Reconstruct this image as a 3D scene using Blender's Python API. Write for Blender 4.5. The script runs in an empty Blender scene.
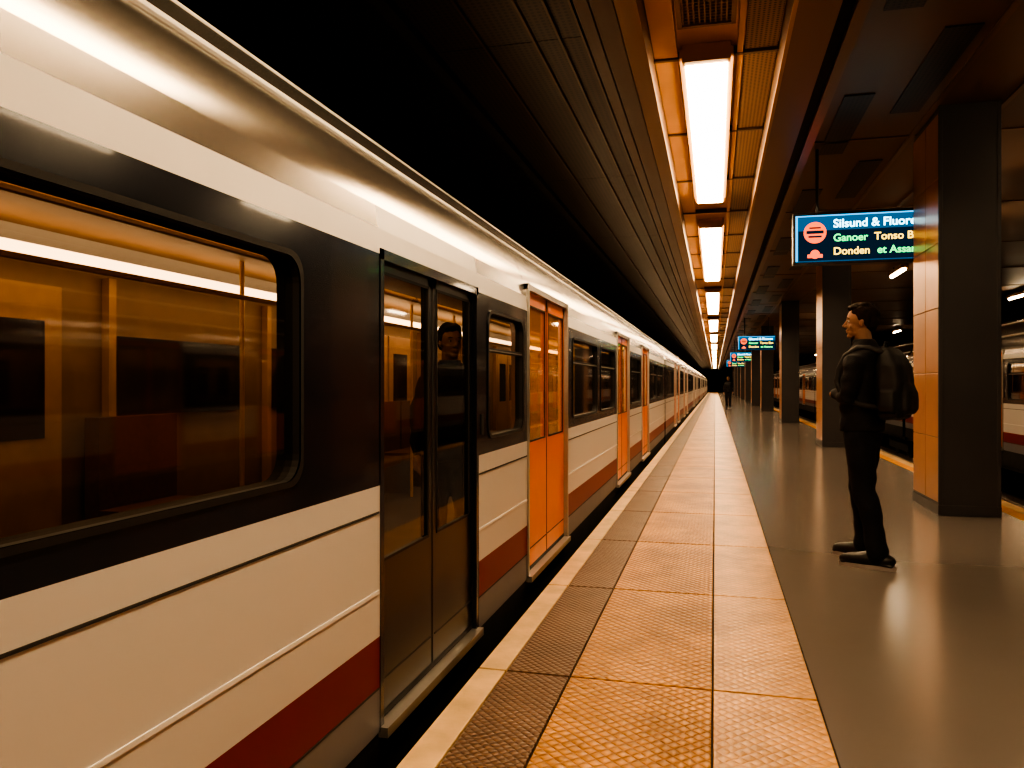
import bpy, bmesh, math, random
from mathutils import Vector, Matrix, noise
random.seed(4)
scene = bpy.context.scene
col = scene.collection
try:
    scene.view_settings.look = 'AgX - High Contrast'
except Exception as ex:
    print(ex)

# ---------------------------------------------------------------- materials
MATS = {}
def nd(nt, t, **kw):
    n = nt.nodes.new(t)
    for k, v in kw.items():
        setattr(n, k, v)
    return n

def pmat(name, color, rough=0.5, metal=0.0, var=0.12, nscale=(6, 6, 6), bump=0.0, bscale=40,
         rvar=0.08, coat=0.0, spec=0.5, crough=0.05):
    m = bpy.data.materials.new(name); m.use_nodes = True
    nt = m.node_tree; b = nt.nodes['Principled BSDF']
    tc = nd(nt, 'ShaderNodeTexCoord')
    mp = nd(nt, 'ShaderNodeMapping'); mp.inputs['Scale'].default_value = nscale
    nt.links.new(tc.outputs['Object'], mp.inputs['Vector'])
    ns = nd(nt, 'ShaderNodeTexNoise'); ns.inputs['Scale'].default_value = 1.0; ns.inputs['Detail'].default_value = 5
    nt.links.new(mp.outputs[0], ns.inputs['Vector'])
    cr = nd(nt, 'ShaderNodeValToRGB')
    cr.color_ramp.elements[0].position = 0.15; cr.color_ramp.elements[1].position = 0.85
    cr.color_ramp.elements[0].color = tuple(c * (1 - var) for c in color) + (1,)
    cr.color_ramp.elements[1].color = tuple(min(1, c * (1 + var)) for c in color) + (1,)
    nt.links.new(ns.outputs[0], cr.inputs[0]); nt.links.new(cr.outputs[0], b.inputs['Base Color'])
    if rvar > 0:
        mr = nd(nt, 'ShaderNodeMapRange')
        mr.inputs['To Min'].default_value = max(0.02, rough - rvar); mr.inputs['To Max'].default_value = min(1, rough + rvar)
        nt.links.new(ns.outputs[0], mr.inputs['Value']); nt.links.new(mr.outputs[0], b.inputs['Roughness'])
    else:
        b.inputs['Roughness'].default_value = rough
    b.inputs['Metallic'].default_value = metal
    b.inputs['Coat Weight'].default_value = coat
    b.inputs['Coat Roughness'].default_value = crough
    b.inputs['Specular IOR Level'].default_value = spec
    if bump > 0:
        n2 = nd(nt, 'ShaderNodeTexNoise'); n2.inputs['Scale'].default_value = bscale; n2.inputs['Detail'].default_value = 3
        nt.links.new(tc.outputs['Object'], n2.inputs['Vector'])
        bp = nd(nt, 'ShaderNodeBump'); bp.inputs['Strength'].default_value = bump; bp.inputs['Distance'].default_value = 0.01
        nt.links.new(n2.outputs[0], bp.inputs['Height']); nt.links.new(bp.outputs[0], b.inputs['Normal'])
    MATS[name] = m
    return m

def emat(name, color, strength):
    m = bpy.data.materials.new(name); m.use_nodes = True
    nt = m.node_tree; nt.nodes.clear()
    o = nd(nt, 'ShaderNodeOutputMaterial'); e = nd(nt, 'ShaderNodeEmission')
    e.inputs[0].default_value = tuple(color) + (1,); e.inputs[1].default_value = strength
    nt.links.new(e.outputs[0], o.inputs[0]); MATS[name] = m
    return m

def glassmat(name, tint, base=0.06, edge=0.75, rough=0.04, glow_tint=None, glow_amt=0.0):
    m = bpy.data.materials.new(name); m.use_nodes = True
    nt = m.node_tree; nt.nodes.clear()
    o = nd(nt, 'ShaderNodeOutputMaterial'); t = nd(nt, 'ShaderNodeBsdfTransparent'); g = nd(nt, 'ShaderNodeBsdfGlossy')
    t.inputs[0].default_value = tuple(tint) + (1,)
    g.inputs['Roughness'].default_value = rough; g.inputs[0].default_value = (1, 1, 1, 1)
    lw = nd(nt, 'ShaderNodeLayerWeight')
    p = nd(nt, 'ShaderNodeMath', operation='POWER'); p.inputs[1].default_value = 4.5
    nt.links.new(lw.outputs['Facing'], p.inputs[0])
    mr = nd(nt, 'ShaderNodeMapRange'); mr.inputs['To Min'].default_value = base; mr.inputs['To Max'].default_value = edge
    nt.links.new(p.outputs[0], mr.inputs['Value'])
    body = t.outputs[0]
    if glow_tint:
        d = nd(nt, 'ShaderNodeBsdfDiffuse'); d.inputs[0].default_value = tuple(glow_tint) + (1,)
        m2 = nd(nt, 'ShaderNodeMixShader'); m2.inputs[0].default_value = glow_amt
        nt.links.new(t.outputs[0], m2.inputs[1]); nt.links.new(d.outputs[0], m2.inputs[2]); body = m2.outputs[0]
    mx = nd(nt, 'ShaderNodeMixShader')
    nt.links.new(mr.outputs[0], mx.inputs[0])
    nt.links.new(body, mx.inputs[1]); nt.links.new(g.outputs[0], mx.inputs[2])
    nt.links.new(mx.outputs[0], o.inputs[0]); MATS[name] = m
    return m

def pavemat(name, base, dark, stud, size, depth=0.6, rough=0.45, stain=0.5):
    """tactile paving: diagonal stud lattice + blotchy stains"""
    m = bpy.data.materials.new(name); m.use_nodes = True
    nt = m.node_tree; b = nt.nodes['Principled BSDF']; L = nt.links
    tc = nd(nt, 'ShaderNodeTexCoord')
    sep = nd(nt, 'ShaderNodeSeparateXYZ'); L.new(tc.outputs['Object'], sep.inputs[0])
    def M(op, a, bb=None):
        n = nd(nt, 'ShaderNodeMath', operation=op)
        for i, v in enumerate((a, bb)):
            if v is None: continue
            if isinstance(v, (int, float)): n.inputs[i].default_value = v
            else: L.new(v, n.inputs[i])
        return n.outputs[0]
    k = math.pi / size
    u = M('MULTIPLY', M('ADD', sep.outputs[0], sep.outputs[1]), k)
    v = M('MULTIPLY', M('SUBTRACT', sep.outputs[0], sep.outputs[1]), k)
    h = M('ABSOLUTE', M('MULTIPLY', M('SINE', u), M('SINE', v)))
    h = M('POWER', h, 0.6)
    n1 = nd(nt, 'ShaderNodeTexNoise'); n1.inputs['Scale'].default_value = 2.0; n1.inputs['Detail'].default_value = 8
    n1.inputs['Roughness'].default_value = 0.72
    L.new(tc.outputs['Object'], n1.inputs['Vector'])
    cr = nd(nt, 'ShaderNodeValToRGB'); cr.color_ramp.elements[0].position = 0.38; cr.color_ramp.elements[1].position = 0.60
    cr.color_ramp.elements[0].color = tuple(c * (1 - stain) for c in base) + (1,)
    cr.color_ramp.elements[1].color = tuple(base) + (1,)
    L.new(n1.outputs[0], cr.inputs[0])
    mx = nd(nt, 'ShaderNodeMix', data_type='RGBA')
    f = M('MULTIPLY', M('SUBTRACT', 1.0, h), stud)
    L.new(f, mx.inputs[0]); L.new(cr.outputs[0], mx.inputs[6]); mx.inputs[7].default_value = tuple(dark) + (1,)
    L.new(mx.outputs[2], b.inputs['Base Color'])
    b.inputs['Roughness'].default_value = rough
    bp = nd(nt, 'ShaderNodeBump'); bp.inputs['Strength'].default_value = depth; bp.inputs['Distance'].default_value = 0.006
    L.new(h, bp.inputs['Height']); L.new(bp.outputs[0], b.inputs['Normal'])
    MATS[name] = m
    return m

def perfmat(name, color, hole, size):
    m = bpy.data.materials.new(name); m.use_nodes = True
    nt = m.node_tree; b = nt.nodes['Principled BSDF']; L = nt.links
    tc = nd(nt, 'ShaderNodeTexCoord')
    vo = nd(nt, 'ShaderNodeTexVoronoi'); vo.inputs['Scale'].default_value = 1 / size; vo.inputs['Randomness'].default_value = 0
    L.new(tc.outputs['Object'], vo.inputs['Vector'])
    cr = nd(nt, 'ShaderNodeValToRGB'); cr.color_ramp.elements[0].position = 0.3; cr.color_ramp.elements[1].position = 0.36
    cr.color_ramp.elements[0].color = tuple(hole) + (1,); cr.color_ramp.elements[1].color = tuple(color) + (1,)
    L.new(vo.outputs['Distance'], cr.inputs[0]); L.new(cr.outputs[0], b.inputs['Base Color'])
    b.inputs['Roughness'].default_value = 0.45; b.inputs['Metallic'].default_value = 0.3
    MATS[name] = m
    return m

pmat('silver_panel', (0.50, 0.475, 0.44), 0.25, 0.96, 0.12, (3, .5, 3), rvar=.03)
pmat('white_paint', (0.58, 0.565, 0.55), 0.34, 0.0, 0.03, (2, .5, 2), rvar=0)
pmat('white_line', (0.76, 0.75, 0.72), 0.35, 0.0, 0.03, rvar=0)
pmat('black_paint', (0.007, 0.009, 0.016), 0.20, 0.0, 0.1, coat=0.2, rvar=0)
pmat('dark_door', (0.007, 0.008, 0.011), 0.28, 0.1, 0.15, coat=0.1, rvar=0)
pmat('red_stripe', (0.17, 0.001, 0.012), 0.40, 0.0, 0.05, rvar=0)
pmat('grey_skirt', (0.17, 0.17, 0.19), 0.45, 0.1, 0.08, rvar=0)
pmat('groove', (0.03, 0.03, 0.03), 0.7)
pmat('orange_door', (0.85, 0.19, 0.02), 0.35, 0.0, 0.05, coat=0.2, rvar=0)
pmat('rubber', (0.008, 0.008, 0.008), 0.6)
pmat('alu', (0.50, 0.48, 0.45), 0.35, 0.9, 0.05)
pmat('interior_tan', (0.27, 0.175, 0.105), 0.5, 0.0, 0.2)
pmat('interior_panel', (0.46, 0.28, 0.145), 0.4, 0.0, 0.2)
pmat('interior_dark', (0.06, 0.04, 0.03), 0.6)
pmat('seat_fabric', (0.14, 0.06, 0.03), 0.8, 0, 0.3, (30, 30, 30))
pmat('undergear', (0.008, 0.008, 0.007), 0.7, 0.3)
pmat('pole_yellow', (0.7, 0.4, 0.06), 0.3, 0.3)
glassmat('window_glass', (0.46, 0.40, 0.35), 0.07, 0.8)
glassmat('door_glass', (1.0, 0.62, 0.28), 0.10, 0.7, glow_tint=(0.75, 0.36, 0.12), glow_amt=.5)  # orange glow on the door panes painted in as a diffuse colour
glassmat('dark_glass', (0.55, 0.48, 0.42), 0.05, 0.6)
emat('interior_strip', (1.0, 0.68, 0.36), 9)
emat('tube_light', (1.0, 0.69, 0.39), 36)
emat('far_tube', (1.0, 0.74, 0.45), 48)
pmat('floor_concrete', (0.185, 0.165, 0.15), 0.19, 0.0, 0.10, (.6, .6, .6), rvar=0, spec=.6)
pmat('grout', (0.02, 0.012, 0.007), 0.8)
pavemat('tile_orange', (0.74, 0.37, 0.10), (0.25, 0.085, 0.015), 0.80, 0.055, 0.9, 0.40, 0.5)
pavemat('tile_plain', (0.74, 0.39, 0.125), (0.35, 0.14, 0.035), 0.45, 0.055, 0.4, 0.38, 0.45)
pavemat('tile_dark', (0.24, 0.14, 0.085), (0.08, 0.043, 0.026), 0.8, 0.04, 0.9, 0.42, 0.35)
pmat('coping', (0.72, 0.50, 0.27), 0.45, 0, 0.35, (5, 5, 5), bump=0.15)
pmat('edge_yellow', (0.80, 0.36, 0.06), 0.5, 0, 0.2)
pmat('platform_side', (0.02, 0.016, 0.012), 0.8, 0, 0.3, bump=0.2)
pmat('ballast', (0.025, 0.02, 0.018), 0.9, 0, 0.5, (30, 30, 30), bump=1.0, bscale=25)
pmat('rail_steel', (0.35, 0.30, 0.26), 0.3, 0.9)
pmat('sleeper', (0.06, 0.05, 0.04), 0.85)
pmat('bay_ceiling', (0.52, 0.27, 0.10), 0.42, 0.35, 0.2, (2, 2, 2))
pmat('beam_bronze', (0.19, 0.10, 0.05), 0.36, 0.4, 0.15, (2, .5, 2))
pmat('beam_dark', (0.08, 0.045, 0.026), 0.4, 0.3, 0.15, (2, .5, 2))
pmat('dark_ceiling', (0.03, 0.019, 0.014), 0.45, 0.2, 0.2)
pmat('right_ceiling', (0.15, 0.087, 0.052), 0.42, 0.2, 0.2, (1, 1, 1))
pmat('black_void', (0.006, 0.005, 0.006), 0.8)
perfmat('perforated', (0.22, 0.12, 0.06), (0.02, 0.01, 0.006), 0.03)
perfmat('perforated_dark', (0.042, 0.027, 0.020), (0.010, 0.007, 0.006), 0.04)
pmat('pillar_face', (0.056, 0.056, 0.062), 0.40, 0.1, 0.12, (2, 2, 2), rvar=.02)  # shade on the pillar fronts put into this dark base colour
pmat('pillar_lit_side', (0.38, 0.175, 0.08), 0.30, 0.35, 0.2, (3, 3, 3), rvar=.03)  # warm lamp light on the pillar sides painted into their colour
pmat('wall_dark', (0.03, 0.022, 0.018), 0.7, 0, 0.3)
pmat('housing', (0.42, 0.23, 0.10), 0.4, 0.3)
pmat('sign_case', (0.02, 0.02, 0.025), 0.4, 0.3)
emat('sign_blue', (0.0, 0.13, 0.30), 1.0)
emat('sign_edge', (0.05, 0.50, 1.0), 1.8)
emat('sign_dark', (0.0, 0.022, 0.05), 1.0)
emat('sign_cyan', (0.40, 0.85, 1.0), 4.5)
emat('sign_green', (0.10, 0.95, 0.22), 2.6)
emat('sign_yellow', (1.0, 0.62, 0.06), 3.2)
emat('sign_red', (1.0, 0.14, 0.03), 2.2)
pmat('skin', (0.33, 0.195, 0.14), 0.6, 0, 0.08, (20, 20, 20), spec=.3)
pmat('hair', (0.020, 0.011, 0.007), 0.7, 0, 0.4, (60, 60, 20), bump=0.5, bscale=120, spec=.25)
pmat('jacket', (0.014, 0.014, 0.017), 0.8, 0, 0.3, (30, 30, 30), bump=0.3, bscale=90, spec=.3)
pmat('jeans', (0.010, 0.011, 0.016), 0.85, 0, 0.35, (30, 30, 30), bump=0.2, bscale=140, spec=.3)
pmat('backpack_cloth', (0.010, 0.010, 0.012), 0.6, 0, 0.3, (30, 30, 30), bump=0.2, bscale=120)
pmat('shoe', (0.010, 0.010, 0.011), 0.45)
pmat('shoe_sole', (0.36, 0.32, 0.30), 0.6)
pmat('eye_white', (0.4, 0.38, 0.35), 0.2)
pmat('eye_iris', (0.03, 0.015, 0.01), 0.2)

# ---------------------------------------------------------------- mesh builder
class MB:
    def __init__(s): s.v = []; s.f = []; s.m = []; s.mats = []
    def mi(s, name):
        if name not in s.mats: s.mats.append(name)
        return s.mats.index(name)
    def face(s, pts, mat):
        n = len(s.v); s.v += [tuple(p) for p in pts]
        s.f.append(tuple(range(n, n + len(pts)))); s.m.append(s.mi(mat))
    def box(s, x0, x1, y0, y1, z0, z1, mat):
        n = len(s.v); m = s.mi(mat)
        s.v += [(x0, y0, z0), (x1, y0, z0), (x1, y1, z0), (x0, y1, z0), (x0, y0, z1), (x1, y0, z1), (x1, y1, z1), (x0, y1, z1)]
        for q in ((0, 3, 2, 1), (4, 5, 6, 7), (0, 1, 5, 4), (1, 2, 6, 5), (2, 3, 7, 6), (3, 0, 4, 7)):
            s.f.append(tuple(n + i for i in q)); s.m.append(m)
    def strip(s, prof, y0, y1, mat):
        n = len(s.v); m = s.mi(mat)
        for (x, z) in prof: s.v += [(x, y0, z), (x, y1, z)]
        for i in range(len(prof) - 1):
            a = n + 2 * i
            s.f.append((a, a + 2, a + 3, a + 1)); s.m.append(m)
    def tube(s, pts, radii, mat, seg=10, flat=1.0, cap=True):
        pts = [Vector(p) for p in pts]; n0 = len(s.v); m = s.mi(mat)
        if not hasattr(radii, '__len__'): radii = [radii] * len(pts)
        P = list(pts); R = list(radii)
        if cap:
            a = (P[0] - P[1]).normalized(); b = (P[-1] - P[-2]).normalized()
            r0, r1 = R[0], R[-1]
            P = [P[0] + a * r0 * .98, P[0] + a * r0 * .7] + P + [P[-1] + b * r1 * .7, P[-1] + b * r1 * .98]
            R = [r0 * .2, r0 * .71] + R + [r1 * .71, r1 * .2]
        up = None
        for i, p in enumerate(P):
            t = (P[min(i + 1, len(P) - 1)] - P[max(i - 1, 0)]).normalized()
            if up is None:
                up = Vector((0, 0, 1)) if abs(t.z) < .9 else Vector((1, 0, 0))
            u = (up - t * up.dot(t)).normalized(); w = t.cross(u); up = u
            for k in range(seg):
                an = 2 * math.pi * k / seg
                s.v.append(tuple(p + (u * math.cos(an) * flat + w * math.sin(an)) * R[i]))
        for i in range(len(P) - 1):
            for k in range(seg):
                a = n0 + i * seg + k; b = n0 + i * seg + (k + 1) % seg
                s.f.append((a, b, b + seg, a + seg)); s.m.append(m)
        s.f.append(tuple(n0 + k for k in range(seg))[::-1]); s.m.append(m)
        e = n0 + (len(P) - 1) * seg
        s.f.append(tuple(e + k for k in range(seg))); s.m.append(m)
    def loft(s, rings, mat, seg=24):
        """rings: (cx,cy,z,rx,ry,power)"""
        n0 = len(s.v); m = s.mi(mat)
        for (cx, cy, z, rx, ry, pw) in rings:
            for k in range(seg):
                an = 2 * math.pi * k / seg; c, q = math.cos(an), math.sin(an)
                s.v.append((cx + rx * math.copysign(abs(c) ** (2 / pw), c), cy + ry * math.copysign(abs(q) ** (2 / pw), q), z))
        for i in range(len(rings) - 1):
            for k in range(seg):
                a = n0 + i * seg + k; b = n0 + i * seg + (k + 1) % seg
                s.f.append((a, b, b + seg, a + seg)); s.m.append(m)
        s.f.append(tuple(n0 + k for k in range(seg))[::-1]); s.m.append(m)
        e = n0 + (len(rings) - 1) * seg
        s.f.append(tuple(e + k for k in range(seg))); s.m.append(m)
    def ell(s, c, r, mat, seg=16):
        n0 = len(s.v); m = s.mi(mat); h = seg // 2
        for i in range(1, h):
            th = math.pi * i / h
            for k in range(seg):
                an = 2 * math.pi * k / seg
                s.v.append((c[0] + r[0] * math.sin(th) * math.cos(an), c[1] + r[1] * math.sin(th) * math.sin(an), c[2] - r[2] * math.cos(th)))
        a0 = len(s.v); s.v.append((c[0], c[1], c[2] - r[2])); s.v.append((c[0], c[1], c[2] + r[2]))
        for i in range(h - 2):
            for k in range(seg):
                a = n0 + i * seg + k; b = n0 + i * seg + (k + 1) % seg
                s.f.append((a, b, b + seg, a + seg)); s.m.append(m)
        for k in range(seg):
            s.f.append((a0, n0 + (k + 1) % seg, n0 + k)); s.m.append(m)
            e = n0 + (h - 2) * seg
            s.f.append((a0 + 1, e + k, e + (k + 1) % seg)); s.m.append(m)
    def mesh(s, name, smooth=False, smats=()):
        me = bpy.data.meshes.new(name); me.from_pydata(s.v, [], s.f)
        for mn in s.mats: me.materials.append(MATS[mn])
        for p, i in zip(me.polygons, s.m):
            p.material_index = i; p.use_smooth = smooth or (s.mats[i] in smats)
        me.update(); return me
    def obj(s, name, parent=None, smooth=False, bevel=0):
        me = s.mesh(name, smooth)
        o = bpy.data.objects.new(name, me); col.objects.link(o)
        if parent: o.parent = parent
        if bevel:
            md = o.modifiers.new('bevel', 'BEVEL'); md.width = bevel; md.segments = 2; md.limit_method = 'ANGLE'
        return o

def empty(name, loc=(0, 0, 0), rotz=0):
    e = bpy.data.objects.new(name, None); col.objects.link(e); e.location = loc; e.rotation_euler = (0, 0, rotz)
    e.empty_display_size = .2
    return e

def remeshed(mb, name, voxel, smooth_it=4, parent=None, disp=0.0, dscale=10, fac=0.5, zs=.8):
    me = mb.mesh(name + '_src'); matname = mb.mats[0]
    o = bpy.data.objects.new(name + '_src', me); col.objects.link(o)
    r = o.modifiers.new('r', 'REMESH'); r.mode = 'VOXEL'; r.voxel_size = voxel; r.use_smooth_shade = True
    if smooth_it:
        sm = o.modifiers.new('s', 'SMOOTH'); sm.iterations = smooth_it; sm.factor = fac
    dg = bpy.context.evaluated_depsgraph_get(); dg.update()
    nm = bpy.data.meshes.new_from_object(o.evaluated_get(dg)); nm.name = name
    bpy.data.objects.remove(o)
    if disp:
        ns = [v.normal.copy() for v in nm.vertices]
        for v, n in zip(nm.vertices, ns):
            p = v.co
            v.co = p + n * disp * noise.noise(Vector((p.x * dscale, p.y * dscale, p.z * dscale * zs)))
    nm.materials.clear(); nm.materials.append(MATS[matname])
    for p in nm.polygons: p.use_smooth = True; p.material_index = 0
    ob = bpy.data.objects.new(name, nm); col.objects.link(ob)
    if parent: ob.parent = parent
    return ob

Y0, Y1 = -23.0, 128.0
# ---------------------------------------------------------------- floor / platform
b = MB()
b.box(0.397, 2.72, Y0, Y1, -0.25, 0.0, 'floor_concrete')
b.box(-1.0, 0.397, Y0, Y1, -0.25, -0.012, 'grout')
b.box(-0.99, 2.95, Y0, Y1, -1.15, -0.25, 'platform_side')
b.box(2.72, 2.86, Y0, Y1, -0.25, 0.0, 'edge_yellow')
b.box(2.86, 3.0, Y0, Y1, -0.25, 0.0, 'coping')
b.box(-4.8, -0.99, Y0, Y1, -1.35, -1.15, 'ballast')
b.box(-0.99, 12.0, Y0, Y1, -1.35, -1.15, 'ballast')
b.obj('floor')

b = MB()
cols_ = [(-1.008, -0.885, 'coping'), (-0.879, -0.605, 'tile_dark'), (-0.597, -0.014, 'tile_orange'), (-0.006, 0.391, 'tile_plain')]
y = 3.29 - 1.48 * 17
while y < Y1 - 1.5:
    if y > Y0:
        for (x0, x1, mt) in cols_:
            b.box(x0, x1, y + 0.007, y + 1.473, -0.05, 0.0, mt)
    y += 1.48
b.obj('tactile_paving', bevel=0.003)

def track(xc, name):
    b = MB()
    for s in (-0.72, 0.72):
        b.box(xc + s - .035, xc + s + .035, Y0, Y1, -0.98, -0.94, 'rail_steel')
        b.box(xc + s - .01, xc + s + .01, Y0, Y1, -1.06, -0.98, 'rail_steel')
        b.box(xc + s - .07, xc + s + .07, Y0, Y1, -1.08, -1.06, 'rail_steel')
    yy = Y0 + .3
    while yy < 90:
        b.box(xc - 1.05, xc + 1.05, yy, yy + .25, -1.16, -1.08, 'sleeper'); yy += .7
    b.obj(name)
track(-2.41, 'railway_track'); track(4.2, 'railway_track'); track(6.36, 'railway_track')

# ---------------------------------------------------------------- walls
b = MB(); b.box(-5.0, -4.8, Y0, Y1, -1.35, 4.2, 'wall_dark'); b.obj('wall_left')
b = MB(); b.box(12.0, 12.2, Y0, Y1, -1.35, 4.2, 'wall_dark')
for k in range(20):
    b.box(11.9, 12.0, Y0 + 2 + k * 6, Y0 + 2.4 + k * 6, -1.15, 3.9, 'right_ceiling')
b.obj('wall_right')
b = MB(); b.box(-5, 12.2, Y1, Y1 + .2, -1.35, 4.2, 'wall_dark'); b.obj('wall_far')
b = MB(); b.box(-5, 12.2, Y0 - .2, Y0, -1.35, 4.2, 'wall_dark'); b.obj('wall_near')

# ---------------------------------------------------------------- ceiling
b = MB()
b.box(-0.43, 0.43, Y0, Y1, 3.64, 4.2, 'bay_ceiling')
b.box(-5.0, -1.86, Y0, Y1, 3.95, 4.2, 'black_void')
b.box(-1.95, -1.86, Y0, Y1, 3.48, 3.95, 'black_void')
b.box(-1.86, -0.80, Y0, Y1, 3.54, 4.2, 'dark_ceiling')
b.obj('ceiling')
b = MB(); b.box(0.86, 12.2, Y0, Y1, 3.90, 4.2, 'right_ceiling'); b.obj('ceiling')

b = MB()
y = Y0
while y < 100:
    for (x0, x1) in ((-1.83, -1.50), (-1.48, -1.16), (-1.14, -0.84)):
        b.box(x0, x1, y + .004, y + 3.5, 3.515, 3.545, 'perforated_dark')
    y += 3.504
for xx in (-1.49, -1.15, -.98, -.83): b.box(xx - .008, xx + .008, Y0, 100, 3.49, 3.52, 'beam_dark')
b.obj('ceiling_soffit_panels')

b = MB()
b.box(-0.56, -0.43, Y0, Y1, 3.42, 4.15, 'beam_bronze')
b.box(-0.70, -0.57, Y0, Y1, 3.44, 4.15, 'beam_dark')
b.box(-0.80, -0.72, Y0, Y1, 3.47, 4.15, 'beam_dark')
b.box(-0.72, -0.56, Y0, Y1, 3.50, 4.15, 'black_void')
b.box(-0.46, -0.43, Y0, Y1, 3.40, 3.42, 'beam_bronze')
b.box(0.43, 0.70, Y0, Y1, 3.42, 4.15, 'beam_bronze')
b.box(0.43, 0.455, Y0, Y1, 3.40, 3.42, 'housing')
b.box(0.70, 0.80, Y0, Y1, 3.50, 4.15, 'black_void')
b.box(0.80, 0.88, Y0, Y1, 3.46, 4.15, 'beam_bronze')
b.obj('trim_ceiling_beams')

b = MB()
y = 4.0 - 1.75 * 15
while y < 100:
    if y > Y0:
        b.box(-0.425, -0.26, y + .02, y + 1.73, 3.60, 3.635, 'bay_ceiling')
        b.box(0.15, 0.19, y + .0, y + 1.75, 3.59, 3.635, 'bay_ceiling')
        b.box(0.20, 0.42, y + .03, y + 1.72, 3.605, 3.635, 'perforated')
        b.box(-0.43, 0.43, y - .02, y + .015, 3.585, 3.64, 'beam_dark')
    y += 1.75
b.obj('ceiling_bay_panels')

b = MB()
y = -18.8
while y < 90:
    for xx in (1.28, 1.78):
        b.box(xx - .13, xx + .13, y + (0 if xx > 1.5 else 1.3), y + 1.9 + (0 if xx > 1.5 else 1.3), 3.887, 3.905, 'perforated_dark')
    b.box(0.88, 12, y - .9, y - .85, 3.887, 3.90, 'beam_bronze')
    y += 3.6
b.box(2.0, 2.05, Y0, Y1, 3.887, 3.90, 'beam_bronze')
b.box(2.62, 2.67, Y0, Y1, 3.887, 3.90, 'beam_bronze')
b.obj('ceiling_grilles')

b = MB()
vy0, vy1 = 4.45, 5.22
b.box(-.24, .13, vy0, vy0 + .03, 3.57, 3.64, 'beam_bronze'); b.box(-.24, .13, vy1 - .03, vy1, 3.57, 3.64, 'beam_bronze')
b.box(-.24, -.21, vy0, vy1, 3.57, 3.64, 'beam_bronze'); b.box(.10, .13, vy0, vy1, 3.57, 3.64, 'beam_bronze')
b.box(-.21, .10, vy0, vy1, 3.63, 3.645, 'black_void')
for k in range(9): b.box(-.205 + k * .034, -.195 + k * .034, vy0 + .03, vy1 - .03, 3.58, 3.60, 'beam_bronze')
for k in range(18): b.box(-.21, .10, vy0 + .05 + k * .04, vy0 + .06 + k * .04, 3.585, 3.60, 'beam_bronze')
b.obj('ceiling_vent')

def luminaire(y0, y1, tube='tube_light'):
    b = MB(); x0, x1 = -.225, .105
    b.box(x0, x1, y0 - .05, y1 + .05, 3.56, 3.64, 'housing')
    b.box(x0 - .02, x0 + .01, y0 - .06, y1 + .06, 3.545, 3.60, 'housing')
    b.box(x1 - .01, x1 + .02, y0 - .06, y1 + .06, 3.545, 3.60, 'housing')
    b.box(x0 + .02, x1 - .02, y0, y1, 3.50, 3.56, tube)
    b.box(x0, x1, y0 - .07, y0, 3.51, 3.57, 'housing'); b.box(x0, x1, y1, y1 + .07, 3.51, 3.57, 'housing')
    b.obj('ceiling_light')
for (a, c) in ((-10.5, -6.5), (-5.0, -1.0), (.4, 3.6), (5.68, 10.0), (11.7, 17.6), (20.0, 26.0), (28.6, 34.6), (37, 43), (46, 52), (55, 61), (64, 70), (73, 79), (82, 88), (91, 97), (100, 106), (109, 115)):
    luminaire(a, c)

# ---------------------------------------------------------------- pillars
for i, py in enumerate((8.2, 16.5, 26.3, 37.5, 47.5, 57.5, 67.5, 77.5, 87.5, 97.5)):
    b = MB()
    x0, x1, y0, y1 = 2.06, 2.58, py, py + 1.0
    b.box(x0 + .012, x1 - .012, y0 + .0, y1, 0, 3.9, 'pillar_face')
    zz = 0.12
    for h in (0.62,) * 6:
        b.box(x0, x0 + .012, y0 + .003, y0 + .497, zz, zz + h - .006, 'pillar_lit_side')
        b.box(x0, x0 + .012, y0 + .503, y1 - .003, zz, zz + h - .006, 'pillar_lit_side')
        b.box(x1 - .012, x1, y0 + .003, y1 - .003, zz, zz + h - .006, 'pillar_lit_side')
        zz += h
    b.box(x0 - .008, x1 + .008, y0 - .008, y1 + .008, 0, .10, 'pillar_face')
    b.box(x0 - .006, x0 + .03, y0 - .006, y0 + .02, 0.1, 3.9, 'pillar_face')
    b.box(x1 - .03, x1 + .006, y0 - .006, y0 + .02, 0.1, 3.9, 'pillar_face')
    b.obj('pillar', bevel=.004)

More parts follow.
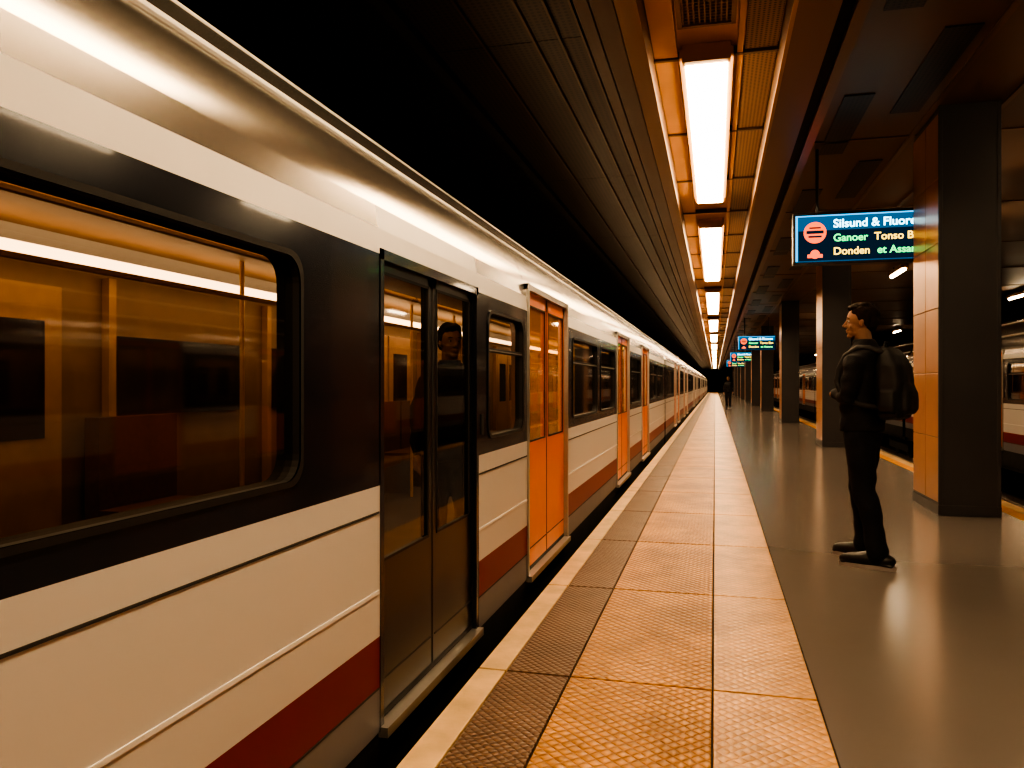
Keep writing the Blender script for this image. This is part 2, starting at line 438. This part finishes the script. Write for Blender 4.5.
# ---------------------------------------------------------------- train
XS = -1.12
def window_panel(b, y0, y1, z0, z1, wy0, wy1, wz0, wz1, r, mat, glass, bar=True):
    K = 6; inner = []; corners = []
    for (cy, cz, a0, oy, oz) in ((wy1 - r, wz1 - r, 0, y1, z1), (wy0 + r, wz1 - r, 90, y0, z1), (wy0 + r, wz0 + r, 180, y0, z0), (wy1 - r, wz0 + r, 270, y1, z0)):
        arc = []
        for k in range(K + 1):
            an = math.radians(a0 + 90 * k / K); arc.append((cy + r * math.cos(an), cz + r * math.sin(an)))
        inner.append(arc); corners.append((oy, oz))
    for x, flip in ((XS, False), (XS - .07, True)):
        mt = mat if not flip else 'interior_tan'
        for i in range(4):
            c = corners[i]; arc = inner[i]
            for k in range(K):
                b.face([(x, c[0], c[1]), (x, arc[k + 1][0], arc[k + 1][1]), (x, arc[k][0], arc[k][1])], mt)
            j = (i + 1) % 4; d = corners[j]; p = arc[-1]; q = inner[j][0]
            b.face([(x, c[0], c[1]), (x, d[0], d[1]), (x, q[0], q[1]), (x, p[0], p[1])], mt)
    loop = [p for arc in inner for p in arc]; n = len(loop)
    cy, cz = (wy0 + wy1) / 2, (wz0 + wz1) / 2
    for k in range(n):
        p, q = loop[k], loop[(k + 1) % n]
        b.face([(XS + .001, p[0], p[1]), (XS + .001, q[0], q[1]), (XS - .07, q[0], q[1]), (XS - .07, p[0], p[1])], 'rubber')
        def sc(t, e):
            return (t[0] + math.copysign(e, t[0] - cy), t[1] + math.copysign(e, t[1] - cz))
        p2, q2 = sc(p, .016), sc(q, .016)
        b.face([(XS + .006, p[0], p[1]), (XS + .006, q[0], q[1]), (XS + .006, q2[0], q2[1]), (XS + .006, p2[0], p2[1])], 'rubber')
        b.face([(XS + .006, p2[0], p2[1]), (XS + .006, q2[0], q2[1]), (XS, q2[0], q2[1]), (XS, p2[0], p2[1])], 'black_paint')
    b.face([(XS - .02, wy0, wz0), (XS - .02, wy1, wz0), (XS - .02, wy1, wz1), (XS - .02, wy0, wz1)], glass)
    if bar:
        zb = wz1 - .20
        b.box(XS - .028, XS - .004, wy0 + .005, wy1 - .005, zb, zb + .022, 'rubber')
        b.box(XS - .004, XS - .001, wy0 + .01, wy1 - .01, zb + .006, zb + .012, 'alu')

def build_car(near_dark):
    b = MB()
    ya, yb = -1.55, 18.15
    doors = [(2.49, 3.64, 'dark' if near_dark else 'orange'), (4.67, 6.01, 'orange'), (9.2, 10.55, 'orange'), (12.4, 13.75, 'orange')]
    wins = [(-1.0, 1.95, False), (3.82, 4.55, True), (6.25, 7.6, True), (7.85, 8.98, True), (10.8, 12.15, True), (14.05, 15.6, True), (15.8, 17.4, True)]
    segs = []; c = ya
    for d in doors: segs.append((c, d[0])); c = d[1]
    segs.append((c, yb))
    TOP = [(XS, 1.70), (XS - .006, 1.79)]
    CURVE = [(XS - .006, 1.79), (XS - .018, 1.87)]
    for (s0, s1) in segs:
        b.box(XS - .07, XS, s0, s1, .05, .20, 'grey_skirt')
        b.box(XS - .07, XS, s0, s1, .20, .38, 'red_stripe')
        b.box(XS - .07, XS, s0, s1, .38, .90, 'white_paint')
        b.box(XS - .01, XS + .003, s0 + .01, s1 - .01, .805, .812, 'groove')
        b.box(XS - .01, XS + .004, s0 + .01, s1 - .01, .530, .542, 'white_line')
        b.box(XS - .01, XS + .002, s0 + .01, s1 - .01, .20, .207, 'groove')
        b.box(XS - .01, XS + .002, s0 + .005, s0 + .011, .05, .90, 'groove')
        b.strip(TOP, s0, s1, 'white_line')
        b.strip(CURVE, s0, s1, 'silver_panel')
        ws = [w for w in wins if w[0] >= s0 and w[1] <= s1]
        cuts = [s0] + [(ws[i][1] + ws[i + 1][0]) / 2 for i in range(len(ws) - 1)] + [s1]
        if not ws: b.box(XS - .07, XS, s0, s1, .90, 1.70, 'black_paint')
        for i, w in enumerate(ws):
            window_panel(b, cuts[i], cuts[i + 1], .90, 1.70, w[0], w[1], .985, 1.615 if w[2] else 1.60, .07, 'black_paint', 'window_glass', w[2])
    roof = [(XS - .018, 1.87), (XS - .028, 1.915), (XS - .046, 1.96), (XS - .072, 2.01), (XS - .105, 2.06), (XS - .145, 2.10), (XS - .19, 2.135)]
    b.strip(roof, ya, yb, 'silver_panel')
    b.tube([(XS - .19, ya, 2.145), (XS - .19, yb, 2.145)], .014, 'white_line', 10, cap=False)
    roof2 = [(XS - .20, 2.15), (XS - .26, 2.23), (XS - .33, 2.30), (XS - .41, 2.365), (XS - .50, 2.42), (XS - .65, 2.48), (XS - .80, 2.52), (XS - 1.29, 2.56)]
    rr = roof2 + [(-4.82 - x, z) for (x, z) in roof2[::-1][1:]]
    b.strip(rr, ya, yb, 'silver_panel')
    b.strip([(-4.82 - x, z) for (x, z) in roof[::-1]] + [(-3.70, 1.7), (-3.70, .05)], ya, yb, 'white_paint')
    b.tube([(XS - .505, ya, 2.432), (XS - .505, yb, 2.432)], .012, 'white_line', 8, cap=False)
    for sy in (4.62, 9.14, 13.82):
        b.strip([(x + .002, z + .002) for (x, z) in roof], sy, sy + .006, 'groove')
    for ye in (ya, yb):
        b.face([(XS, ye, .05), (XS, ye, 1.8), (XS - .19, ye, 2.14), (XS - .5, ye, 2.42), (XS - 1.29, ye, 2.56), (-3.2, ye, 2.42), (-3.51, ye, 2.14), (-3.7, ye, 1.8), (-3.7, ye, .05)], 'black_paint')
    for k in range(6):
        b.box(-3.3, XS - .22 + (.03 if k % 2 else 0), yb + .01 + k * .05, yb + .05 + k * .05, .1, 2.2, 'rubber')
    for (d0, d1, kind) in doors:
        dark = kind == 'dark'
        pm = 'dark_door' if dark else 'orange_door'
        gm = 'dark_glass' if dark else 'door_glass'
        fr = 'black_paint' if dark else 'alu'
        TZ = 1.72 if dark else 1.872
        if dark:
            b.strip([(XS, TZ - .02), (XS - .006, 1.79), (XS - .018, 1.87)], d0, d1, 'white_line')
            b.strip([(XS - .05, TZ - .02), (XS - .05, 1.87)], d0, d1, 'interior_tan')
        pr = .003 if dark else .010
        b.box(XS - .07, XS + pr, d0, d0 + .03, .05, TZ, fr); b.box(XS - .07, XS + pr, d1 - .03, d1, .05, TZ, fr)
        b.box(XS - .07, XS + .003, d0, d1, TZ - .037, TZ, fr)
        b.box(XS - .07, XS + .03, d0, d1, .03, .065, 'alu')
        b.box(XS - .07, XS - .02, d0, d1, .065, .09, 'rubber')
        mid = (d0 + d1) / 2
        xo, xi = XS - .022, XS - .055
        gt = TZ - .12 if not dark else TZ - .07
        gb = .88 if not dark else .62
        for (l0, l1) in ((d0 + .03, mid - .006), (mid + .006, d1 - .03)):
            st = .04
            b.box(xi, xo, l0, l1, .09, gb, pm)
            b.box(xi, xo, l0, l0 + st, gb, TZ - .037, pm); b.box(xi, xo, l1 - st, l1, gb, TZ - .037, pm)
            b.box(xi, xo, l0, l1, gt, TZ - .037, pm)
            b.face([(xo - .006, l0 + st, gb), (xo - .006, l1 - st, gb), (xo - .006, l1 - st, gt), (xo - .006, l0 + st, gt)], gm)
            for (q0, q1, z0, z1) in ((l0 + st, l0 + st + .010, gb, gt), (l1 - st - .010, l1 - st, gb, gt), (l0 + st, l1 - st, gb, gb + .010), (l0 + st, l1 - st, gt - .010, gt)):
                b.box(xo - .004, xo + .003, q0, q1, z0, z1, 'rubber')
            b.box(xo, xo + .003, l0 + .02, l1 - .02, .20, .206, 'groove')
        b.box(xi, xo + .002, mid - .006, mid + .006, .09, TZ - .037, 'rubber')
        b.box(XS - .01, XS + .006, d1 + .05, d1 + .08, 1.0, 1.10, 'rubber')
    # interior
    b.box(-3.66, XS - .07, ya, yb, .03, .06, 'interior_dark')
    b.box(-3.5, XS - .24, ya, yb, 2.08, 2.10, 'interior_tan')
    b.face([(-3.66, ya, .06), (-3.66, yb, .06), (-3.66, yb, 2.1), (-3.66, ya, 2.1)], 'interior_tan')
    yy = ya + .4; i = 0
    while yy < yb - 1.6:
        if i % 3 == 2:
            b.box(-3.655, -3.60, yy, yy + .62, .1, 1.80, 'interior_panel'); b.box(-3.655, -3.60, yy + .66, yy + 1.3, .1, 1.80, 'interior_panel')
            b.box(-3.60, -3.595, yy + .12, yy + .5, .95, 1.6, 'black_paint'); b.box(-3.60, -3.595, yy + .78, yy + 1.18, .95, 1.6, 'black_paint')
        else:
            b.box(-3.655, -3.62, yy, yy + 1.3, 1.05, 1.55, 'black_paint')
        b.box(-3.655, -3.60, yy - .09, yy - .03, .1, 1.9, 'interior_panel'); yy += 1.75; i += 1
    b.box(-3.35, -3.22, ya + .2, yb - .2, 1.90, 1.935, 'interior_strip')
    b.box(-1.62, -1.54, ya + .2, yb - .2, 2.04, 2.075, 'interior_strip')
    b.tube([(-2.9, ya + .2, 1.80), (-2.9, yb - .2, 1.80)], .016, 'pole_yellow', 8)
    b.tube([(-1.9, ya + .2, 1.80), (-1.9, yb - .2, 1.80)], .016, 'pole_yellow', 8)
    for (w0, w1, _) in wins:
        n = max(1, int((w1 - w0) / .5)); sx = -3.62
        for k in range(n):
            q = w0 + k * (w1 - w0) / n
            b.box(sx, sx + .45, q + .02, q + (w1 - w0) / n - .02, .42, .50, 'seat_fabric')
            b.box(sx, sx + .10, q + .02, q + (w1 - w0) / n - .02, .50, 1.05, 'seat_fabric')
            b.box(sx + .05, sx + .4, q + .06, q + .12, .06, .42, 'interior_dark')
        b.tube([(-3.1, w1 + .1, .06), (-3.1, w1 + .1, 2.08)], .016, 'pole_yellow', 8)
    b.box(-3.6, XS - .06, ya, yb, -.30, .03, 'undergear')
    b.box(XS - .05, XS - .005, ya, yb, -.22, .05, 'undergear')
    for c0 in (1.5, 14.5):
        b.box(-3.3, -1.5, c0, c0 + 2.6, -.75, -.3, 'undergear')
        for wy in (c0 + .3, c0 + 2.0):
            for cx in (-3.13, -1.69):
                b.tube([(cx - .05, wy + .15, -.52), (cx + .05, wy + .15, -.52)], .42, 'undergear', 24, cap=False)
    return b
car_near = build_car(True).mesh('car_body_near', smats=('silver_panel',)); car_std = build_car(False).mesh('car_body', smats=('silver_panel',))
tr = empty('passenger_train')
for k in range(-1, 6):
    o = bpy.data.objects.new('car_%d' % (k + 2), car_near if k == 0 else car_std); col.objects.link(o)
    o.location = (0, 20.0 * k, 0); o.parent = tr
tr2 = empty('passenger_train')
tr2.location = (3.95, 0, 0)
for k in range(0, 5):
    o = bpy.data.objects.new('carriage_%d' % (k + 1), car_std); col.objects.link(o)
    o.location = (0, 22 + 20.0 * k, 0); o.rotation_euler = (0, 0, math.pi); o.parent = tr2

for (x, ys) in ((3.9, (1.5, 5.5, 9.2, 12.75, 18.1, 30.8, 43, 55, 67)), (8.2, (24, 39, 54, 69))):
    for yy in ys:
        b = MB()
        b.box(x - .06, x + .06, yy, yy + 1.4, 3.72, 3.80, 'housing')
        b.tube([(x, yy + .05, 3.69), (x, yy + 1.35, 3.69)], .03, 'far_tube', 10)
        b.box(x - .01, x + .01, yy + .3, yy + .32, 3.8, 3.886, 'sign_case'); b.box(x - .01, x + .01, yy + 1.1, yy + 1.12, 3.8, 3.886, 'sign_case')
        b.obj('batten_light')

# ---------------------------------------------------------------- departure boards
def text(s, size, loc, mat, parent, name, bold=0.0):
    cu = bpy.data.curves.new(name, 'FONT'); cu.body = s; cu.size = size; cu.extrude = .001; cu.offset = bold
    cu.materials.append(MATS[mat])
    o = bpy.data.objects.new(name, cu); col.objects.link(o); o.location = loc; o.rotation_euler = (math.pi / 2, 0, 0); o.parent = parent
    return o
def board(yy, x0=0.88, x1=2.0, z0=2.60, z1=3.15):
    e = empty('departure_board', (x0, yy, z0)); W = x1 - x0; H = z1 - z0
    b = MB()
    b.box(0, W, 0, .12, 0, H, 'sign_case')
    b.box(-.012, W + .012, -.015, .135, -.015, .012, 'sign_case'); b.box(-.012, W + .012, -.015, .135, H - .012, H + .015, 'sign_case')
    b.box(-.012, .012, -.015, .135, 0, H, 'sign_case'); b.box(W - .012, W + .012, -.015, .135, 0, H, 'sign_case')
    for hx in (.25, W - .25): b.tube([(hx, .06, H), (hx, .06, 3.886 - z0)], .018, 'sign_case', 8, cap=False)
    b.obj('housing', e)
    b = MB(); b.box(.015, W - .015, -.006, 0, H * .66, H - .015, 'sign_blue'); b.box(.015, W - .015, -.006, 0, .015, H * .66, 'sign_dark')
    b.box(.015, W - .015, -.008, -.005, H - .03, H - .015, 'sign_edge'); b.box(.015, .04, -.008, -.005, .015, H - .015, 'sign_edge')
    b.box(.015, W - .015, -.008, -.005, .015, .026, 'sign_blue')
    b.obj('screen', e)
    rz = H * .62
    b = MB(); b.tube([(.22, -.006, rz), (.22, -.010, rz)], .120, 'sign_red', 32, cap=False)
    b.box(.13, .31, -.014, -.010, rz - .012, rz + .022, 'sign_dark'); b.box(.16, .28, -.014, -.010, rz + .045, rz + .06, 'sign_dark'); b.box(.15, .29, -.014, -.010, rz - .055, rz - .035, 'sign_dark')
    b.tube([(.22, -.006, .10), (.22, -.010, .10)], .05, 'sign_red', 24, cap=False)
    b.box(.14, .30, -.010, -.006, .06, .10, 'sign_red')
    b.obj('roundel', e)
    text('Silsund & Fluoren', .128, (.41, -.012, H * .71), 'sign_cyan', e, 'line_1', .0025)
    text('Ganoer', .115, (.41, -.012, H * .43), 'sign_green', e, 'line_2a', .002)
    text('Tonso Ban', .115, (.83, -.012, H * .43), 'sign_yellow', e, 'line_2b', .002)
    text('Donden', .115, (.41, -.012, H * .16), 'sign_yellow', e, 'line_3a', .002)
    text('et Assana', .115, (.86, -.012, H * .16), 'sign_green', e, 'line_3b', .002)
board(9.3, 0.86, 2.62)
for yy in (32.3, 49.0, 64): board(yy, .88, 2.3)

# ---------------------------------------------------------------- people
def hand(b, wrist, direction, palm_n, side, s=1.0):
    w = Vector(wrist); d = Vector(direction).normalized(); n = Vector(palm_n); n = (n - d * n.dot(d)).normalized(); t = d.cross(n) * side
    b.tube([w - d * .03, w + d * .01, w + d * .05, w + d * .085], [.022, .025, .034, .032], 'skin', 12)
    for k, (off, ln) in enumerate(((-.030, .068), (-.010, .078), (.011, .072), (.031, .055))):
        p0 = w + d * .08 + t * off; p1 = p0 + d * ln * .5 + n * .006; p2 = p1 + (d * .8 + n * .6).normalized() * ln * .3; p3 = p2 + (d * .4 + n * .9).normalized() * ln * .28
        b.tube([p0 - d * .02, p0, p1, p2, p3], [.010, .010, .0095, .0085, .0075], 'skin', 8)
    p0 = w + d * .03 - t * .028; p1 = p0 + (d * .6 - t * .8).normalized() * .035; p2 = p1 + (d * .9 + n * .5).normalized() * .03
    b.tube([w + d * .02, p0, p1, p2], [.014, .013, .011, .009], 'skin', 8)

def person(name, loc, heading, pose, headyaw=0, backpack=True, coat='jacket', fine=True, scale=1.0):
    e = empty(name, loc, heading); vf = 1.0 if fine else 1.8
    e.scale = (scale,) * 3
    J = pose; q = J.get('hipx', 0)
    b = MB()
    b.loft([(q, 0, J['hem'], .128, .178, 2.3), (q, 0, J['hem'] + .03, .134, .184, 2.3), (q * .6, 0, 1.03, .126, .172, 2.3), (.006, 0, 1.2, .132, .182, 2.3), (.0, 0, 1.33, .134, .196, 2.3),
            (-.014, 0, 1.40, .122, .190, 2.2), (-.022, 0, 1.45, .104, .162, 2.1), (-.022, 0, 1.485, .086, .122, 2), (-.016, 0, 1.515, .070, .085, 2), (-.008, 0, 1.54, .060, .064, 2)], coat, 28)
    for s in ('L', 'R'):
        sh, el, wr = [Vector(v) for v in J['arm' + s]]
        b.tube([sh + Vector((0, -.06 if s == 'L' else .06, .015)), sh, sh.lerp(el, .3), sh.lerp(el, .65), el, el.lerp(wr, .45), wr], [.050, .062, .066, .060, .055, .050, .037], coat, 14)
    remeshed(b, 'jacket', .009 * vf, 6, e, .018, 9, zs=1.5)
    b = MB(); b.loft([(-.012, 0, 1.500, .076, .084, 2), (-.006, 0, 1.545, .069, .073, 2)], coat, 24); b.obj('collar', e, True)
    b = MB()
    b.loft([(q - .005, 0, .80, .09, .13, 2.2), (q - .01, 0, .87, .118, .165, 2.2), (q - .005, 0, .95, .112, .165, 2.2), (q, 0, 1.0, .10, .15, 2.2)], 'jeans', 24)
    for s in ('L', 'R'):
        hp, kn, an = [Vector(v) for v in J['leg' + s]]
        b.tube([hp, hp.lerp(kn, .3), hp.lerp(kn, .7), kn, kn.lerp(an, .25) + Vector((-.016, 0, 0)), kn.lerp(an, .7) + Vector((-.006, 0, 0)), an + Vector((0, 0, .03)), an], [.094, .102, .088, .077, .077, .066, .070, .068], 'jeans', 18)
    remeshed(b, 'trousers', .009 * vf, 6, e, .011, 8, zs=1.5)
    for s in ('L', 'R'):
        an = Vector(J['leg' + s][2]); yaw = math.radians(J['toe' + s]); pz = math.radians(J.get('lift' + s, 0))
        se = empty('shoe_' + s, (an.x, an.y, an.z - .085), yaw); se.parent = e; se.rotation_euler = (0, pz, yaw); se.scale = (1.15, 1.08, 1.0)
        b = MB()
        b.tube([(-.060, 0, .062), (0, 0, .064), (.07, 0, .058), (.14, 0, .050), (.180, 0, .046)], [.040, .046, .046, .044, .034], 'shoe', 14)
        b.tube([(-.015, 0, .06), (-.01, 0, .11)], [.046, .046], 'shoe', 14); b.tube([(.02, 0, .088), (.10, 0, .068)], [.036, .034], 'shoe', 12)
        b.box(-.09, .20, -.04, .04, .022, .036, 'shoe')
        remeshed(b, 'upper', .007 * vf, 3, se)
        b = MB(); n0 = 32; out = []
        for k in range(n0):
            a = 2 * math.pi * k / n0; cx = .057 + .158 * math.copysign(abs(math.cos(a)) ** .85, math.cos(a)); wy = (.048 if math.cos(a) > 0 else .042) * math.copysign(abs(math.sin(a)) ** .8, math.sin(a))
            out.append((cx, wy))
        for i in range(n0):
            p, r = out[i], out[(i + 1) % n0]
            b.face([(p[0], p[1], 0), (r[0], r[1], 0), (r[0], r[1], .028), (p[0], p[1], .028)], 'shoe_sole')
        b.face([(p[0], p[1], .028) for p in out], 'shoe'); b.face([(p[0], p[1], 0) for p in out[::-1]], 'shoe_sole')
        b.obj('sole', se)
    he = empty('head', (.014, 0, -.018), math.radians(headyaw)); he.parent = e
    b = MB()
    b.tube([(-.034, 0, 1.46), (-.020, 0, 1.55), (-.004, 0, 1.63)], [.060, .056, .058], 'skin', 18)
    b.ell((-.005, 0, 1.705), (.096, .076, .095), 'skin', 24)
    b.ell((.030, 0, 1.665), (.060, .060, .080), 'skin', 20)
    b.ell((.034, 0, 1.613), (.050, .048, .032), 'skin', 20)
    b.ell((.068, 0, 1.590), (.022, .024, .018), 'skin', 16)
    b.ell((.074, 0, 1.712), (.018, .046, .011), 'skin', 16)
    b.tube([(.082, 0, 1.702), (.096, 0, 1.678), (.110, 0, 1.660)], [.009, .010, .0105], 'skin', 12)
    b.ell((.095, .010, 1.654), (.013, .008, .008), 'skin', 12); b.ell((.095, -.010, 1.654), (.013, .008, .008), 'skin', 12)
    b.ell((.084, 0, 1.630), (.014, .024, .0065), 'skin', 12); b.ell((.081, 0, 1.617), (.014, .022, .0075), 'skin', 12)
    b.ell((.062, .038, 1.655), (.014, .018, .018), 'skin', 12); b.ell((.062, -.038, 1.655), (.014, .018, .018), 'skin', 12)
    for s in (1, -1):
        b.ell((-.002, s * .075, 1.672), (.014, .009, .026), 'skin', 14); b.ell((-.008, s * .080, 1.680), (.011, .007, .016), 'skin', 12)
    remeshed(b, 'face', .0036 * vf, 3, he)
    for s in (1, -1):
        b = MB(); b.ell((.072, s * .030, 1.690), (.012, .013, .007), 'eye_white', 12); b.ell((.0805, s * .030, 1.690), (.005, .006, .006), 'eye_iris', 10)
        b.obj('eye', he, True)
        b = MB(); b.tube([(.086, s * .014, 1.712), (.086, s * .032, 1.716), (.076, s * .048, 1.711)], [.0025, .0035, .002], 'hair', 6); b.obj('eyebrow', he, True)
    b = MB()
    b.ell((-.024, 0, 1.738), (.098, .084, .078), 'hair', 24); b.ell((-.058, 0, 1.69), (.055, .074, .074), 'hair', 20)
    b.ell((.034, .0, 1.784), (.052, .060, .026), 'hair', 18)
    for s in (1, -1):
        b.ell((.004, s * .072, 1.712), (.022, .010, .030), 'hair', 12); b.ell((-.034, s * .070, 1.690), (.022, .012, .040), 'hair', 12)
    b.ell((-.01, 0, 1.797), (.075, .062, .027), 'hair', 18)
    remeshed(b, 'hair', .0038 * vf, 3, he, .009, 38, zs=.5)
    b = MB()
    for s, sd in (('L', 1), ('R', -1)):
        wr = Vector(J['arm' + s][2]); hand(b, wr, J['hand' + s][0], J['hand' + s][1], sd)
    remeshed(b, 'hands', .0045 if fine else .007, 1, e)
    if backpack:
        b = MB(); cx = -.208
        b.loft([(cx + .02, 0, 1.00, .06, .10, 3), (cx, 0, 1.015, .088, .135, 3.2), (cx, 0, 1.08, .100, .150, 3.2), (cx, 0, 1.25, .098, .152, 3.2), (cx + .008, 0, 1.36, .092, .145, 3), (cx + .02, 0, 1.43, .075, .125, 2.6), (cx + .035, 0, 1.475, .050, .095, 2.3), (cx + .045, 0, 1.49, .025, .06, 2)], 'backpack_cloth', 28)
        b.loft([(cx - .08, 0, 1.04, .035, .09, 3), (cx - .088, 0, 1.07, .045, .11, 3), (cx - .088, 0, 1.18, .045, .11, 3), (cx - .075, 0, 1.24, .03, .10, 3)], 'backpack_cloth', 24)
        for s in (1, -1): b.loft([(cx, s * .145, 1.05, .05, .02, 2.5), (cx, s * .152, 1.09, .055, .026, 2.5), (cx, s * .15, 1.19, .05, .02, 2.5)], 'backpack_cloth', 16)
        remeshed(b, 'backpack', .008, 3, e, .012, 9)
        b = MB(); b.tube([(cx + .06, -.035, 1.47), (cx + .05, -.03, 1.52), (cx + .05, .03, 1.52), (cx + .06, .035, 1.47)], .008, 'backpack_cloth', 8)
        for s in (1, -1):
            b.tube([(-.16, s * .09, 1.45), (-.08, s * .105, 1.478), (-.01, s * .115, 1.485), (.07, s * .12, 1.43), (.110, s * .13, 1.34), (.118, s * .15, 1.25), (.07, s * .18, 1.16), (-.05, s * .185, 1.10), (-.15, s * .14, 1.08)], .022, 'backpack_cloth', 10)
        b.obj('straps', e, True)
    return e

standing = dict(hem=.91, hipx=.005,
    armL=((-.015, .168, 1.395), (.020, .220, 1.145), (.165, .06, 1.175)), armR=((-.015, -.168, 1.395), (.04, -.215, 1.15), (.165, -.045, 1.135)),
    handL=((-.40, -.85, .25), (-.8, .2, 0)), handR=((-.60, .85, .05), (-.8, -.3, 0)),
    legL=((-.005, .085, .90), (-.045, .10, .50), (-.14, .12, .085)), legR=((.01, -.085, .90), (.055, -.10, .50), (.035, -.12, .085)), toeL=8, toeR=-12)
walk = dict(hem=.86,
    armL=((-.01, .17, 1.40), (-.05, .235, 1.15), (.06, .25, .93)), armR=((-.01, -.17, 1.40), (-.03, -.235, 1.15), (-.02, -.25, .90)),
    handL=((.3, 0, -.95), (.3, -.9, 0)), handR=((.1, 0, -1), (.3, .9, 0)),
    legL=((0, .09, .90), (.10, .095, .50), (.20, .095, .085)), legR=((0, -.09, .90), (.02, -.095, .49), (-.22, -.095, .13)), toeL=4, toeR=-4, liftR=22)
idle = dict(hem=.86, armL=((-.01, .17, 1.40), (-.03, .225, 1.14), (.05, .235, .90)), armR=((-.01, -.17, 1.40), (-.02, -.225, 1.14), (.06, -.235, .91)),
    handL=((.1, 0, -1), (.2, -.9, 0)), handR=((.1, 0, -1), (.2, .9, 0)),
    legL=((0, .09, .90), (.01, .10, .50), (-.02, .11, .085)), legR=((0, -.09, .90), (.02, -.10, .50), (.0, -.11, .085)), toeL=8, toeR=-8)
person('man_with_backpack', (1.0, 5.90, 0), math.radians(150), standing, 22, scale=1.01)
person('pedestrian', (0.66, 42.0, 0.0), math.radians(-95), walk, 0, False, 'jacket', False, .92)
person('passenger', (-1.52, 4.38, 0.062), math.radians(-60), idle, 10, False, 'jacket', False, .86)

# ---------------------------------------------------------------- world + camera
w = bpy.data.worlds.new('World'); scene.world = w; w.use_nodes = True
w.node_tree.nodes['Background'].inputs[0].default_value = (.02, .014, .012, 1); w.node_tree.nodes['Background'].inputs[1].default_value = .5
cam = bpy.data.cameras.new('camera'); cam.sensor_width = 36; cam.lens = 780 / 1024 * 36; cam.clip_end = 400
co = bpy.data.objects.new('camera', cam); col.objects.link(co)
co.location = (0, 0, 1.25); co.rotation_euler = (math.pi / 2, 0, math.radians(14.6)); scene.camera = co
